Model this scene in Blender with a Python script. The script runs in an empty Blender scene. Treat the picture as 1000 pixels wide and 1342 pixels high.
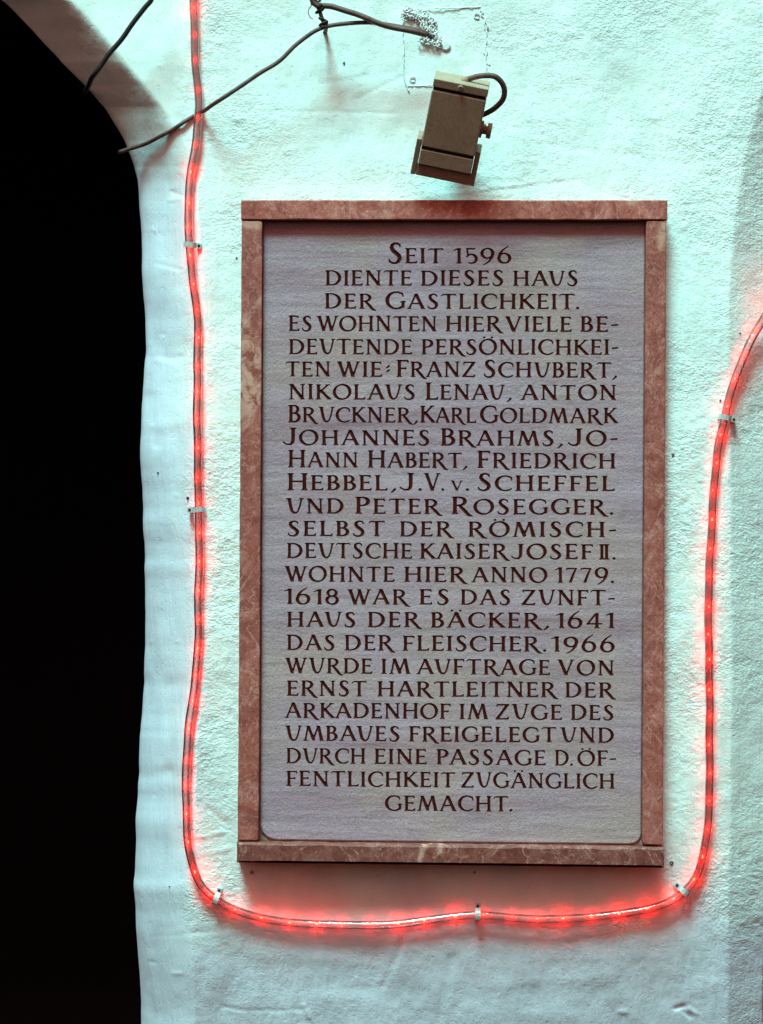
import bpy, math, random
import numpy as np
from mathutils import Vector, Matrix
from mathutils.geometry import delaunay_2d_cdt

random.seed(7)
S = bpy.context.scene
COL = S.collection
R = math.radians
PI = math.pi

# ------------------------------------------------------------------ camera
CD = 3.0                                  # metres from the wall plane (1 photo pixel is about 1 mm)
cam = bpy.data.cameras.new("camera"); camo = bpy.data.objects.new("camera", cam); COL.objects.link(camo)
camo.location = (0.5, -CD, 0.671); camo.rotation_euler = (R(90), 0, 0)
cam.sensor_fit = 'HORIZONTAL'; cam.sensor_width = 36; cam.lens = 36 * CD / 1.0
cam.clip_start = 0.05; cam.clip_end = 60
S.camera = camo

# ------------------------------------------------------------------ light
SUN_EL, SUN_AZ = 63.0, 20.0               # elevation; azimuth to the left of the wall's normal
w = bpy.data.worlds.new("World"); S.world = w; w.use_nodes = True
nt = w.node_tree; nt.nodes.clear()
sky = nt.nodes.new('ShaderNodeTexSky'); sky.sky_type = 'NISHITA'; sky.sun_disc = False
sky.sun_elevation = R(SUN_EL); sky.sun_rotation = R(180 + SUN_AZ)
sky.air_density = 1.0; sky.dust_density = 6.0; sky.ozone_density = 0.3
tint = nt.nodes.new('ShaderNodeMix'); tint.data_type = 'RGBA'; tint.blend_type = 'MULTIPLY'
tint.inputs[0].default_value = 1.0; tint.inputs[7].default_value = (1.0, 0.54, 0.40, 1)
bg = nt.nodes.new('ShaderNodeBackground'); bg.inputs[1].default_value = 0.092
wo = nt.nodes.new('ShaderNodeOutputWorld')
nt.links.new(sky.outputs[0], tint.inputs[6]); nt.links.new(tint.outputs[2], bg.inputs[0]); nt.links.new(bg.outputs[0], wo.inputs[0])
sl = bpy.data.lights.new("sun", 'SUN'); sl.energy = 4.8; sl.angle = R(18); sl.color = (0.28, 1.0, .97)
so = bpy.data.objects.new("sun", sl); COL.objects.link(so)
sd = Vector((-math.sin(R(SUN_AZ)) * math.cos(R(SUN_EL)), -math.cos(R(SUN_AZ)) * math.cos(R(SUN_EL)), math.sin(R(SUN_EL))))
so.rotation_euler = sd.to_track_quat('Z', 'Y').to_euler(); so.location = (0.2, -2, 4)
S.view_settings.view_transform = 'Standard'; S.view_settings.look = 'None'
S.view_settings.exposure = 0.40; S.view_settings.gamma = 1.0
S.render.engine = 'CYCLES'
S.cycles.transparent_max_bounces = 24; S.cycles.max_bounces = 10
S.render.resolution_x = 763; S.render.resolution_y = 1024

# ------------------------------------------------------------------ helpers
def P(px, py, d=0.0):
    """point standing d metres off the wall plane, seen at photo position px, py"""
    k = (CD - d) / CD
    return Vector((0.5 + (px - 500) / 1000 * k, -d, 0.671 + (671 - py) / 1000 * k))

def mesh(name, verts, faces, mats, parent=None, smooth=True, midx=None):
    me = bpy.data.meshes.new(name); me.from_pydata([tuple(v) for v in verts], [], faces); me.update()
    for m in (mats if isinstance(mats, (list, tuple)) else [mats]): me.materials.append(m)
    if midx is not None: me.polygons.foreach_set('material_index', midx)
    me.polygons.foreach_set('use_smooth', [smooth] * len(me.polygons))
    o = bpy.data.objects.new(name, me); COL.objects.link(o)
    if parent: o.parent = parent; o.matrix_parent_inverse = parent.matrix_basis.inverted()
    return o

def tag(o, label=None, cat=None, group=None, kind=None):
    if label: o['label'] = label
    if cat: o['category'] = cat
    if group: o['group'] = group
    if kind: o['kind'] = kind
    return o

def empty(name, loc, label, cat, group=None):
    o = bpy.data.objects.new(name, None); COL.objects.link(o); o.location = loc; o.empty_display_size = .02
    return tag(o, label, cat, group)

class Geo:
    def __init__(s): s.v = []; s.f = []
    def add(s, v, f):
        b = len(s.v); s.v += [Vector(p) for p in v]; s.f += [tuple(i + b for i in q) for q in f]
    def build(s, name, mat, parent=None, smooth=True): return mesh(name, s.v, s.f, mat, parent, smooth)

def catmull(pts, step):
    pts = [Vector(p) for p in pts]
    pts = [pts[0] * 2 - pts[1]] + pts + [pts[-1] * 2 - pts[-2]]
    out = []
    for i in range(1, len(pts) - 2):
        a, b, c, d = pts[i - 1:i + 3]
        n = max(1, int((c - b).length / step))
        for k in range(n):
            t = k / n
            out.append(0.5 * ((2 * b) + (c - a) * t + (2 * a - 5 * b + 4 * c - d) * t * t + (3 * b - a - 3 * c + d) * t ** 3))
    out.append(pts[-2]); return out

def frames(path):
    T = []
    for i in range(len(path)):
        T.append((path[min(i + 1, len(path) - 1)] - path[max(i - 1, 0)]).normalized())
    out = []
    n = Vector((0, -1, 0))
    for t in T:
        n = (n - t * n.dot(t))
        if n.length < 1e-4: n = t.orthogonal()
        n.normalize(); out.append((t, n, t.cross(n)))
    return out

def tube_geo(path, rad, seg=10, caps=True):
    fr = frames(path); v = []; f = []
    for i, (p, (t, n, b)) in enumerate(zip(path, fr)):
        r = rad(i / (len(path) - 1)) if callable(rad) else rad
        for k in range(seg):
            a = 2 * PI * k / seg; v.append(p + (n * math.cos(a) + b * math.sin(a)) * r)
    for i in range(len(path) - 1):
        for k in range(seg):
            a = i * seg + k; b2 = i * seg + (k + 1) % seg
            f.append((a, b2, b2 + seg, a + seg))
    if caps:
        f.append(tuple(range(seg))[::-1]); f.append(tuple((len(path) - 1) * seg + k for k in range(seg)))
    return v, f

def tube(name, path, rad, mat, parent=None, seg=10):
    v, f = tube_geo(path, rad, seg); return mesh(name, v, f, mat, parent)

def hexa(c, bev=0.0):
    """c: 8 corners, front face 0..3 (tl,tr,br,bl), back face 4..7; bevels via modifier afterwards"""
    return c, [(0, 3, 2, 1), (4, 5, 6, 7), (0, 1, 5, 4), (1, 2, 6, 5), (2, 3, 7, 6), (3, 0, 4, 7)]

def bevel(o, wdt, seg=2):
    m = o.modifiers.new('bevel', 'BEVEL'); m.width = wdt; m.segments = seg; m.limit_method = 'ANGLE'; m.angle_limit = R(30)
    return o

# numpy value noise
def vnoise(x, y, seed=0):
    xi = np.floor(x).astype(np.int64); yi = np.floor(y).astype(np.int64)
    fx = x - xi; fy = y - yi
    fx = fx * fx * fx * (fx * (fx * 6 - 15) + 10); fy = fy * fy * fy * (fy * (fy * 6 - 15) + 10)
    def h(a, b):
        n = (a * 374761393 + b * 668265263 + seed * 1442695041) & 0xffffffff
        n = ((n ^ (n >> 13)) * 1274126177) & 0xffffffff
        n = n ^ (n >> 16)
        return (n & 0xffff) / 32767.5 - 1.0
    a = h(xi, yi); b = h(xi + 1, yi); c = h(xi, yi + 1); d = h(xi + 1, yi + 1)
    return (a * (1 - fx) + b * fx) * (1 - fy) + (c * (1 - fx) + d * fx) * fy
def fbm(x, y, seed=0, octv=3, g=0.5):
    s = 0; a = 1.0
    for k in range(octv):
        s = s + a * vnoise(x * 2 ** k + 17.3 * k, y * 2 ** k - 9.1 * k, seed + k); a *= g
    return s
def sstep(a, b, x):
    t = np.clip((x - a) / (b - a), 0, 1); return t * t * (3 - 2 * t)

# ------------------------------------------------------------------ materials
def newmat(name):
    m = bpy.data.materials.new(name); m.use_nodes = True; n = m.node_tree
    return m, n, n.nodes['Principled BSDF']
def N(n, typ, **kw):
    nd = n.nodes.new(typ)
    for k, v in kw.items():
        if k.startswith('_'): setattr(nd, k[1:], v)
        else: nd.inputs[k.replace('__', ' ')].default_value = v
    return nd
def L(n, a, b): n.links.new(a, b)
def noise(n, vec, scale, detail=4, rough=.55, dist=0.0):
    t = n.nodes.new('ShaderNodeTexNoise'); t.inputs['Scale'].default_value = scale; t.inputs['Detail'].default_value = detail
    t.inputs['Roughness'].default_value = rough; t.inputs['Distortion'].default_value = dist
    L(n, vec, t.inputs['Vector']); return t.outputs['Fac']
def ramp(n, fac, stops):
    r = n.nodes.new('ShaderNodeValToRGB'); e = r.color_ramp.elements
    while len(e) < len(stops): e.new(0.5)
    for k, (p, c) in enumerate(stops):
        e[k].position = p; e[k].color = (*c, 1) if len(c) == 3 else c
    L(n, fac, r.inputs[0]); return r.outputs[0]
def mixc(n, fac, a, b, mode='MIX'):
    m = n.nodes.new('ShaderNodeMix'); m.data_type = 'RGBA'; m.blend_type = mode
    for s, i in ((fac, 0), (a, 6), (b, 7)):
        if hasattr(s, 'links'): L(n, s, m.inputs[i])
        else: m.inputs[i].default_value = s if i == 0 else (*s, 1)
    return m.outputs[2]
def mth(n, op, a, b=0.0):
    m = n.nodes.new('ShaderNodeMath'); m.operation = op
    for s, i in ((a, 0), (b, 1)):
        if hasattr(s, 'links'): L(n, s, m.inputs[i])
        else: m.inputs[i].default_value = s
    return m.outputs[0]
def bump(n, h, dist, strength=1.0, prev=None):
    b = n.nodes.new('ShaderNodeBump'); b.inputs['Distance'].default_value = dist
    if hasattr(strength, 'links'): L(n, strength, b.inputs['Strength'])
    else: b.inputs['Strength'].default_value = strength
    L(n, h, b.inputs['Height'])
    if prev: L(n, prev, b.inputs['Normal'])
    return b.outputs[0]
def objco(n):
    t = n.nodes.new('ShaderNodeTexCoord'); return t.outputs['Object']
def scaled(n, vec, s, rot=(0, 0, 0), loc=(0, 0, 0)):
    m = n.nodes.new('ShaderNodeMapping'); m.inputs['Scale'].default_value = s; m.inputs['Rotation'].default_value = rot
    m.inputs['Location'].default_value = loc
    L(n, vec, m.inputs['Vector']); return m.outputs[0]

def plaster_mat():
    m, n, b = newmat("plaster"); co = objco(n)
    att = n.nodes.new('ShaderNodeAttribute'); att.attribute_name = 'coarse'
    big = noise(n, co, 5, 5, .6)
    med = noise(n, co, 60, 4, .6)
    base = ramp(n, big, [(0.3, (.73, .80, .79)), (.55, (.81, .87, .84)), (.75, (.76, .83, .82))])
    spk = ramp(n, noise(n, co, 330, 2, .5), [(.70, (1, 1, 1)), (.78, (.62, .56, .54))])
    at2 = n.nodes.new('ShaderNodeAttribute'); at2.attribute_name = 'falloff_tint'
    base = mixc(n, at2.outputs['Fac'], base, mixc(n, .62, base, (.69, .72, .92)))      # light falloff painted in as a cooler tint on left strip and foot
    base = mixc(n, 0.55, base, spk, 'MULTIPLY')
    grime = ramp(n, noise(n, scaled(n, co, (1, 1, .45)), 14, 5, .65), [(.3, (.86, .84, .86)), (.55, (1, 1, 1))])
    base = mixc(n, 0.9, base, grime, 'MULTIPLY')
    L(n, base, b.inputs['Base Color']); b.inputs['Roughness'].default_value = .62
    b.inputs['Specular IOR Level'].default_value = .35
    # roughcast grain: fine and thick, weaker where the paint lies smooth
    vec = scaled(n, co, (1, 1, 1.35))
    h1 = noise(n, vec, 230, 4, .62); h2 = noise(n, vec, 480, 3, .6)
    pits = ramp(n, noise(n, co, 240, 2, .5), [(.62, (0, 0, 0)), (.72, (1, 1, 1))])
    hh = mth(n, 'ADD', mth(n, 'MULTIPLY', h1, 1.0), mth(n, 'MULTIPLY', h2, .35))
    st = mth(n, 'ADD', mth(n, 'MULTIPLY', att.outputs['Fac'], .70), .04)
    n1 = bump(n, hh, .0036, st)
    # brush marks of limewash on the smooth parts
    br = noise(n, scaled(n, co, (1, 1, .12)), 170, 4, .6)
    n2 = bump(n, br, .0013, .8, n1)
    n3 = bump(n, mth(n, 'MULTIPLY', pits, -1.0), .0006, .5, n2)
    L(n, n3, b.inputs['Normal']); return m

def marble_mat(name, shift, dark=1.0):
    m, n, b = newmat(name); co = scaled(n, objco(n), (1, 1, 1), loc=shift)
    c1 = noise(n, co, 38, 6, .62, 1.2); c2 = noise(n, co, 260, 4, .7); v = noise(n, co, 9, 5, .6, 2.6)
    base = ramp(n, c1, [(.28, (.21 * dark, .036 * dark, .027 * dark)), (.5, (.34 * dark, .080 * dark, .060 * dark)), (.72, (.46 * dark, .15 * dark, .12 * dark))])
    sp = ramp(n, c2, [(.33, (.40, .26, .24)), (.45, (1, 1, 1)), (.57, (1, 1, 1)), (.68, (1.7, 2.6, 3.0))])
    base = mixc(n, .75, base, sp, 'MULTIPLY')
    vm = ramp(n, v, [(.487, (0, 0, 0)), (.50, (1, 1, 1)), (.513, (0, 0, 0))])
    vp = ramp(n, noise(n, co, 7, 3, .5, 1.2), [(.61, (0, 0, 0)), (.66, (1, 1, 1))])
    base = mixc(n, mth(n, 'MULTIPLY', vm, .55), base, (.62, .30, .26))
    base = mixc(n, mth(n, 'MULTIPLY', vp, mth(n, 'MULTIPLY', ramp(n, c1, [(.42, (0, 0, 0)), (.56, (1, 1, 1))]), .75)), base, (.66, .34, .26))
    L(n, base, b.inputs['Base Color']); b.inputs['Roughness'].default_value = .55
    L(n, bump(n, noise(n, co, 420, 4, .6), .0007, .5), b.inputs['Normal']); return m

def slab_mat():
    m, n, b = newmat("slab_limestone"); co = objco(n)
    band = noise(n, scaled(n, co, (.22, 1, 2.6), rot=(0, R(2), 0)), 10, 6, .62, .55)
    fine = noise(n, scaled(n, co, (.08, 1, 1)), 150, 4, .6)
    patch = noise(n, co, 6, 5, .6, .5)
    base = ramp(n, band, [(.28, (.30, .155, .195)), (.45, (.385, .235, .295)), (.60, (.43, .285, .345)), (.78, (.36, .195, .24))])
    # hollow veins running along the bedding
    vein = ramp(n, noise(n, scaled(n, co, (.25, 1, 1.5), rot=(0, R(-3), 0)), 9, 5, .6, .9), [(.488, (0, 0, 0)), (.5, (1, 1, 1)), (.512, (0, 0, 0))])
    base = mixc(n, mth(n, 'MULTIPLY', vein, .38), base, (.18, .11, .10))
    warm = ramp(n, patch, [(.44, (0, 0, 0)), (.66, (1, 1, 1))])
    base = mixc(n, mth(n, 'MULTIPLY', warm, .65), base, (.43, .280, .255))
    base = mixc(n, .6, base, ramp(n, fine, [(.3, (.72, .68, .68)), (.7, (1.2, 1.22, 1.2))]), 'MULTIPLY')
    base = mixc(n, .5, base, ramp(n, noise(n, co, 480, 3, .6), [(.3, (.6, .56, .55)), (.5, (1, 1, 1)), (.7, (1.25, 1.25, 1.25))]), 'MULTIPLY')
    L(n, base, b.inputs['Base Color']); b.inputs['Roughness'].default_value = .75
    h = mth(n, 'ADD', noise(n, co, 330, 4, .65), mth(n, 'MULTIPLY', fine, .5))
    L(n, bump(n, h, .0016, .6), b.inputs['Normal']); return m

def simple(name, col, rough=.5, metal=0.0, var=.25, sc=60, bmp=0.0, bsc=300):
    m, n, b = newmat(name); co = objco(n)
    f = noise(n, co, sc, 4, .6)
    lo = tuple(c * (1 - var) for c in col); hi = tuple(c * (1 + var) for c in col)
    L(n, ramp(n, f, [(.3, lo), (.7, hi)]), b.inputs['Base Color'])
    b.inputs['Roughness'].default_value = rough; b.inputs['Metallic'].default_value = metal
    if bmp: L(n, bump(n, noise(n, co, bsc, 3, .6), bmp, 1.0), b.inputs['Normal'])
    return m

M_PL = plaster_mat()
M_SLAB = slab_mat()
M_MORTAR = simple("old_mortar", (.24, .15, .125), .9, 0, .3, 120, .0012, 260)
M_PAINT = simple("letter_paint", (.066, .0078, .0046), .85, 0, .4, 250)
M_PAINT.node_tree.nodes["Principled BSDF"].inputs["Specular IOR Level"].default_value = .08
M_BLACK = simple("passage_shade", (.0035, .003, .003), 1.0, 0, .2, 3)  # near-black colour puts the shade of the passage into its surfaces
M_CABLE = simple("grey_brown_cable", (.105, .052, .045), .6, 0, .45, 90, .0006, 500)
M_BCABLE = simple("black_cable", (.012, .010, .011), .45, 0, .2, 60)
M_RUST = simple("rusty_iron", (.05, .022, .018), .8, .2, .5, 150, .001, 400)
M_BRONZE = None
M_CLIP = simple("clip_aluminium", (.60, .60, .60), .42, .35, .25, 140, .0003, 500)
M_SCREW = simple("dark_screw", (.02, .012, .012), .5, .5, .3, 200)
M_HOLE = simple("hole_dark", (.008, .005, .005), .95, 0, .2, 200)
M_WIRE = simple("inner_wire", (.34, .20, .17), .4, 0, .3, 100)
M_PLATE = simple("painted_plate", (.74, .82, .81), .5, 0, .05, 30, .0005, 160)

def lamp_mat(name, col, rough):
    m, n, b = newmat(name); co = objco(n)
    st = noise(n, scaled(n, co, (1, 1, .06)), 520, 3, .6)
    base = ramp(n, st, [(.3, tuple(c * .8 for c in col)), (.7, tuple(c * 1.15 for c in col))])
    base = mixc(n, .6, base, ramp(n, noise(n, co, 40, 5, .6), [(.3, (.7, .66, .62)), (.6, (1, 1, 1))]), 'MULTIPLY')
    L(n, base, b.inputs['Base Color']); b.inputs['Roughness'].default_value = rough; b.inputs['Metallic'].default_value = .05
    L(n, bump(n, st, .0003, .5), b.inputs['Normal']); return m
M_LAMP = lamp_mat("weathered_lamp_housing", (.42, .31, .22), .5)
M_LAMP2 = lamp_mat("lamp_hood_metal", (.34, .22, .16), .55)
M_GAP = simple("lamp_gasket", (.006, .004, .004), .8)
m, n, b = newmat("lamp_glass"); M_LGLASS = m
b.inputs['Base Color'].default_value = (.25, .25, .25, 1); b.inputs['Roughness'].default_value = .08

def clear_mat(name, fac, tintc, body, rough, gl=1.0):
    """clear plastic: lets light straight through, with a glossy skin"""
    m = bpy.data.materials.new(name); m.use_nodes = True; n = m.node_tree; n.nodes.clear()
    out = n.nodes.new('ShaderNodeOutputMaterial')
    tr = n.nodes.new('ShaderNodeBsdfTransparent'); tr.inputs[0].default_value = (*tintc, 1)
    df = n.nodes.new('ShaderNodeBsdfDiffuse'); df.inputs[0].default_value = (*body, 1)
    tl = n.nodes.new('ShaderNodeBsdfTranslucent'); tl.inputs[0].default_value = (*body, 1)
    dm = n.nodes.new('ShaderNodeMixShader'); dm.inputs[0].default_value = .5
    L(n, df.outputs[0], dm.inputs[1]); L(n, tl.outputs[0], dm.inputs[2])
    m1 = n.nodes.new('ShaderNodeMixShader'); m1.inputs[0].default_value = fac
    L(n, tr.outputs[0], m1.inputs[1]); L(n, dm.outputs[0], m1.inputs[2])
    g = n.nodes.new('ShaderNodeBsdfGlossy'); g.inputs[0].default_value = (1, 1, 1, 1); g.inputs['Roughness'].default_value = rough
    fr = n.nodes.new('ShaderNodeFresnel'); fr.inputs['IOR'].default_value = 1.5
    fm = mth(n, 'MULTIPLY', fr.outputs[0], gl)
    co = n.nodes.new('ShaderNodeTexCoord').outputs['Object']
    bn = bump(n, noise(n, co, 260, 3, .5), .0006, .5); L(n, bn, g.inputs['Normal'])
    m2 = n.nodes.new('ShaderNodeMixShader'); L(n, fm, m2.inputs[0]); L(n, m1.outputs[0], m2.inputs[1]); L(n, g.outputs[0], m2.inputs[2])
    L(n, m2.outputs[0], out.inputs[0]); return m
M_TUBE = clear_mat("clear_pvc", .015, (.97, .95, .95), (.9, .85, .85), .11, 3.2)
M_CORE = clear_mat("milky_core", .09, (.97, .92, .92), (.9, .86, .86), .2, .6)
M_FILM = simple("crumpled_glossy_film", (.80, .80, .80), .3, 0, .15, 220, .001, 300)
def emis(name, col, st):
    m = bpy.data.materials.new(name); m.use_nodes = True; n = m.node_tree; n.nodes.clear()
    e = n.nodes.new('ShaderNodeEmission'); e.inputs[0].default_value = (*col, 1); e.inputs[1].default_value = st
    o = n.nodes.new('ShaderNodeOutputMaterial'); L(n, e.outputs[0], o.inputs[0]); return m
M_BULBS = [emis("red_bulb_glow", (1.0, .0030, .0012), e_) for e_ in (130.0, 210.0, 310.0, 24.0)]

# ------------------------------------------------------------------ the wall
EDGE = np.array([(-700, -330), (-420, -250), (-160, -140), (-70, -66), (12, 7), (68, 68), (112, 112), (136, 140), (163, 184), (177, 218), (184, 262), (186.5, 340), (190, 420), (192, 468),
                 (187, 515), (184, 590), (185, 625), (189, 690), (190, 790), (190, 875), (183, 940), (180, 1000), (175, 1080), (172, 1160), (172.5, 1200), (177, 1290), (178, 1342), (180, 1800)], float)
def edge_x(py): return np.interp(py, EDGE[:, 1], EDGE[:, 0])
XB = np.array([(1330, -200), (1180, -80), (1085, 0), (1010, 90), (982, 190), (970, 260), (963, 320), (958, 400), (959, 520), (961, 700), (962, 900), (961, 1100), (957, 1200), (957, 1342), (957, 1800)], float)
def smooth_interp(q, tab):
    xs = tab[:, 1]; f = np.zeros_like(q, float)
    for d in (-24, -12, 0, 12, 24): f += np.interp(q + d, xs, tab[:, 0])
    return f / 5

def wall_base(px, py):
    """bulge shaped to make the light fade down the wall, metres of recession (positive = away from viewer); arguments in mm"""
    knots = np.array([-300, 0, 150, 300, 500, 700, 900, 1130, 1220, 1400, 1800], float)
    slope = np.array([1.5, 3.0, 5.5, 4.6, 2.0, 0.5, -2.0, -4.5, -10.5, -14, -14], float)      # degrees leaning back (top away); turned from the sun low down to darken it
    fine = np.arange(-300, 1800, 5.0); sl_ = np.tan(np.radians(np.interp(fine, knots, slope)))
    rec = -np.cumsum(sl_) * 5.0                      # going down with positive slope the wall comes forward
    rec -= np.interp(690, fine, rec)
    y = np.interp(py, fine, rec) / 1000
    dx = np.maximum(px - 620, 0) / 1000; y = y + dx * dx * .06
    y = y + .0013 * fbm(px / 210, py / 230, 5, 2)
    return y

def build_wall():
    # rows: photo y in mm, columns: offset from the left edge
    rows = np.concatenate([np.arange(-330, -20, 10.0), np.arange(-20, 1362, 2.0), np.arange(1362, 1801, 20.0)])
    prof_n = 26
    cols = np.concatenate([np.arange(0, 130, 2.0), np.linspace(130, 1, 2)[:0]])
    fx = np.arange(130, 845, 2.0)
    cols = np.concatenate([cols, fx])
    RY, CX = np.meshgrid(rows, cols, indexing='ij')
    e = smooth_interp(RY, np.column_stack([EDGE[:, 0], EDGE[:, 1]]))
    e = np.where(RY > 0, np.interp(RY, EDGE[:, 1], EDGE[:, 0]) * .5 + e * .5, e)
    e = e + 1.2 * fbm(RY / 30, RY * 0 + 3.3, 40, 2)
    # columns spread so that the last one reaches x = 1004..., right-hand edge
    # right end: the edge of the next opening, then free
    right = np.interp(RY, [-330, 0, 150, 950, 975, 1342, 1800], [1500, 1190, 1060, 1012, 1003, 1000, 999.5])
    right = right + 1.3 * fbm(RY / 40, RY * 0 + 8.3, 41, 2) * (RY > 940)
    wmax = cols[-1]
    X = e + CX * (right - e) / wmax
    # --- depth
    arch = sstep(265, 40, RY)
    d = (X - e)
    # edge rounding of the vertical part
    rnd = 22.0
    t = np.clip(1 - d / rnd, 0, 1); y_round = .016 * (1 - np.sqrt(np.clip(1 - t ** 2.2, 0, 1)))
    lean = np.clip(1 - d / 78, 0, 1) ** 1.3 * (.070 + .055 * sstep(600, 1050, RY))
    yv = y_round + lean
    bw = np.interp(RY, [-330, -50, 0, 60, 140, 230], [120, 92, 84, 82, 72, 55])
    t2 = np.clip(1.08 - d / bw, 0, 2)
    ya = .085 * (np.sqrt(t2 ** 2 + .05) - np.sqrt(.05)) * 1.1 + .006 * t2
    y = wall_base(X, RY) + yv * (1 - arch) + ya * arch
    xb = smooth_interp(RY, XB)
    tt = (X - xb) / 1000
    y = y + .64 * (np.sqrt((np.maximum(tt + .004, 0)) ** 2 + 3e-6) - math.sqrt(3e-6))
    # --- relief
    coarse = np.ones_like(X)
    coarse *= sstep(225, 262, X + 10 * fbm(X / 40, RY / 60, 3, 2))                 # painted-smooth edge strip by the opening
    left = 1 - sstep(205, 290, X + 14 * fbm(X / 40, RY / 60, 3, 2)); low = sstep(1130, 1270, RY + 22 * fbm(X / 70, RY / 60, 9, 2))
    falloff_tint = np.maximum(left * sstep(120, 300, RY), low)  # where the painted light falloff goes: left strip and wall foot
    coarse *= 1 - .72 * sstep(1185, 1235, RY + 14 * fbm(X / 70, RY / 60, 9, 2)) * sstep(965, 940, X)
    coarse *= 1 - .75 * sstep(70, 0, np.abs(X - 480) * .35 - 40 + np.abs(RY - 90) * .55)
    coarse *= .55 + .45 * sstep(-.5, .4, fbm(X / 120, RY / 90, 12, 2))
    coarse *= 1 - .45 * sstep(.0, .5, fbm(X / 60 + 9, RY / 45, 77, 2)) 
    lump = fbm(X / 5.2, RY / 4.2, 21, 2)
    lump2 = fbm(X / 13, RY / 11, 25, 2)
    y = y - .00042 * coarse * lump - .00045 * lump2 * (.35 + .65 * coarse)
    y = y - .0016 * fbm(X / 48, RY / 70, 31, 2) * (.9 - .3 * coarse) - .0005 * fbm(X / 22, RY / 40, 33, 2) * (1 - coarse)
    # dents, folds and trowel marks: (x0,y0,x1,y1,width,height) in mm; height > 0 is raised
    marks = [(530, 1228, 503, 1292, 5, -1.3), (592, 1256, 572, 1345, 6, -1.0), (223, 900, 222, 1010, 7, -1.8), (222, 1010, 238, 1110, 8, -1.5), (196, 820, 203, 880, 8, -2.0), (214, 700, 200, 770, 12, -1.2),
             (186, 445, 206, 470, 7, 2.2), (206, 468, 236, 470, 6, -1.6), (196, 520, 204, 580, 8, -2.4), (200, 560, 240, 552, 10, 1.6),
             (292, 1320, 322, 1324, 2.5, -.8), (330, 1325, 400, 1323, 2.5, -.7), (398, 1318, 405, 1334, 3, 1.8), (200, 1228, 300, 1218, 3, -.5),
             (226, 251, 246, 260, 3, -1.2), (222, 262, 244, 258, 2.5, 1.0), (360, 145, 520, 148, 3, -.6), (560, 258, 700, 240, 3, .9), (640, 250, 760, 236, 3, -.8),
             (885, 1322, 900, 1318, 3, -2.4), (900, 1318, 912, 1328, 3, 1.6), (896, 1326, 905, 1332, 2.5, -1.4), (206, 345, 236, 352, 3, -.8), (720, 190, 900, 215, 5, -.7),
             (515, 95, 420, 110, 4, -.6), (470, 128, 540, 96, 3, -.7), (272, 1060, 300, 1080, 4, -1.0), (262, 1098, 296, 1090, 3, 1.0), (264, 1120, 300, 1112, 3, .9),
             (195, 1261, 204, 1261, 2, -1.2), (228, 1276, 238, 1276, 2.5, 1.3), (812, 1326, 820, 1326, 3.5, 1.5), (200, 300, 203, 303, 2.5, 1.4), (700, 60, 712, 62, 2.5, 1.1),
             (957, 180, 962, 196, 3, -1.5), (935, 1290, 930, 1342, 5, 1.0), (330, 1250, 480, 1262, 9, .8), (640, 1290, 800, 1280, 10, .8), (420, 1290, 560, 1300, 12, -.8)]
    rng = random.Random(3)
    for k in range(46):
        x0 = rng.uniform(190, 990); y0 = rng.uniform(5, 1338)
        marks.append((x0, y0, x0 + rng.uniform(1, 3), y0 + rng.uniform(-1, 1), rng.uniform(1.6, 2.8), rng.choice([-1, 1, 1]) * rng.uniform(.6, 1.4)))
    for (x0, y0, x1, y1, wd, h) in marks:
        vx, vy = x1 - x0, y1 - y0; L2 = vx * vx + vy * vy + 1e-6
        r0 = (RY[:, 0] > min(y0, y1) - 4 * wd) & (RY[:, 0] < max(y0, y1) + 4 * wd)
        Xs, Ys = X[r0], RY[r0]
        q = np.clip(((Xs - x0) * vx + (Ys - y0) * vy) / L2, 0, 1)
        wob = 1.2 * vnoise(Xs / 9, Ys / 9, 91)
        dd = np.hypot(Xs - x0 - q * vx, Ys - y0 - q * vy + wob)
        y[r0] -= h * .8 / 1000 * np.exp(-(dd / wd) ** 2)
    # seam where the wall was filled round the tablet
    # --- add reveal columns (into the opening) on both sides
    nR, nC = X.shape
    deep = np.array([.46, .36, .26, .18, .12, .08, .055, .035, .018, .007])
    y0 = y[:, :1]; XL = X[:, :1] + 0 * deep[None, :]
    XL = XL + (deep[None, :] * 1000) * (-.02 + .16 * arch[:, :1])
    YL = y0 + deep[None, :]
    dr = deep[::-1]
    XR = X[:, -1:] + dr[None, :] * 20; YR = y[:, -1:] + dr[None, :]
    Xa = np.concatenate([XL, X, XR], 1); Ya = np.concatenate([YL, y, YR], 1)
    Za = np.repeat((1342 - rows)[:, None], Xa.shape[1], 1)
    kp = np.clip(Ya, -.05, .12) / CD; Xa = 500 + (Xa - 500) * (1 + kp); Za = 671 + (Za - 671) * (1 + kp)
    cb = np.concatenate([np.repeat(falloff_tint[:, :1], XL.shape[1], 1), falloff_tint, np.repeat(falloff_tint[:, -1:], XR.shape[1], 1)], 1)
    ca = np.concatenate([np.zeros_like(XL), coarse, np.ones_like(XR) * .5], 1)
    nR, nC = Xa.shape
    V = np.stack([Xa / 1000, Ya, Za / 1000], -1).reshape(-1, 3)
    idx = np.arange(nR * nC).reshape(nR, nC)
    F = np.stack([idx[:-1, :-1], idx[1:, :-1], idx[1:, 1:], idx[:-1, 1:]], -1).reshape(-1, 4)
    me = bpy.data.meshes.new("plaster_wall")
    me.vertices.add(len(V)); me.vertices.foreach_set('co', V.ravel())
    me.loops.add(F.size); me.loops.foreach_set('vertex_index', F.ravel().astype(np.int32))
    me.polygons.add(len(F)); me.polygons.foreach_set('loop_start', np.arange(0, F.size, 4, dtype=np.int32))
    me.polygons.foreach_set('use_smooth', np.ones(len(F), bool))
    me.update(calc_edges=True); me.validate()
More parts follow.
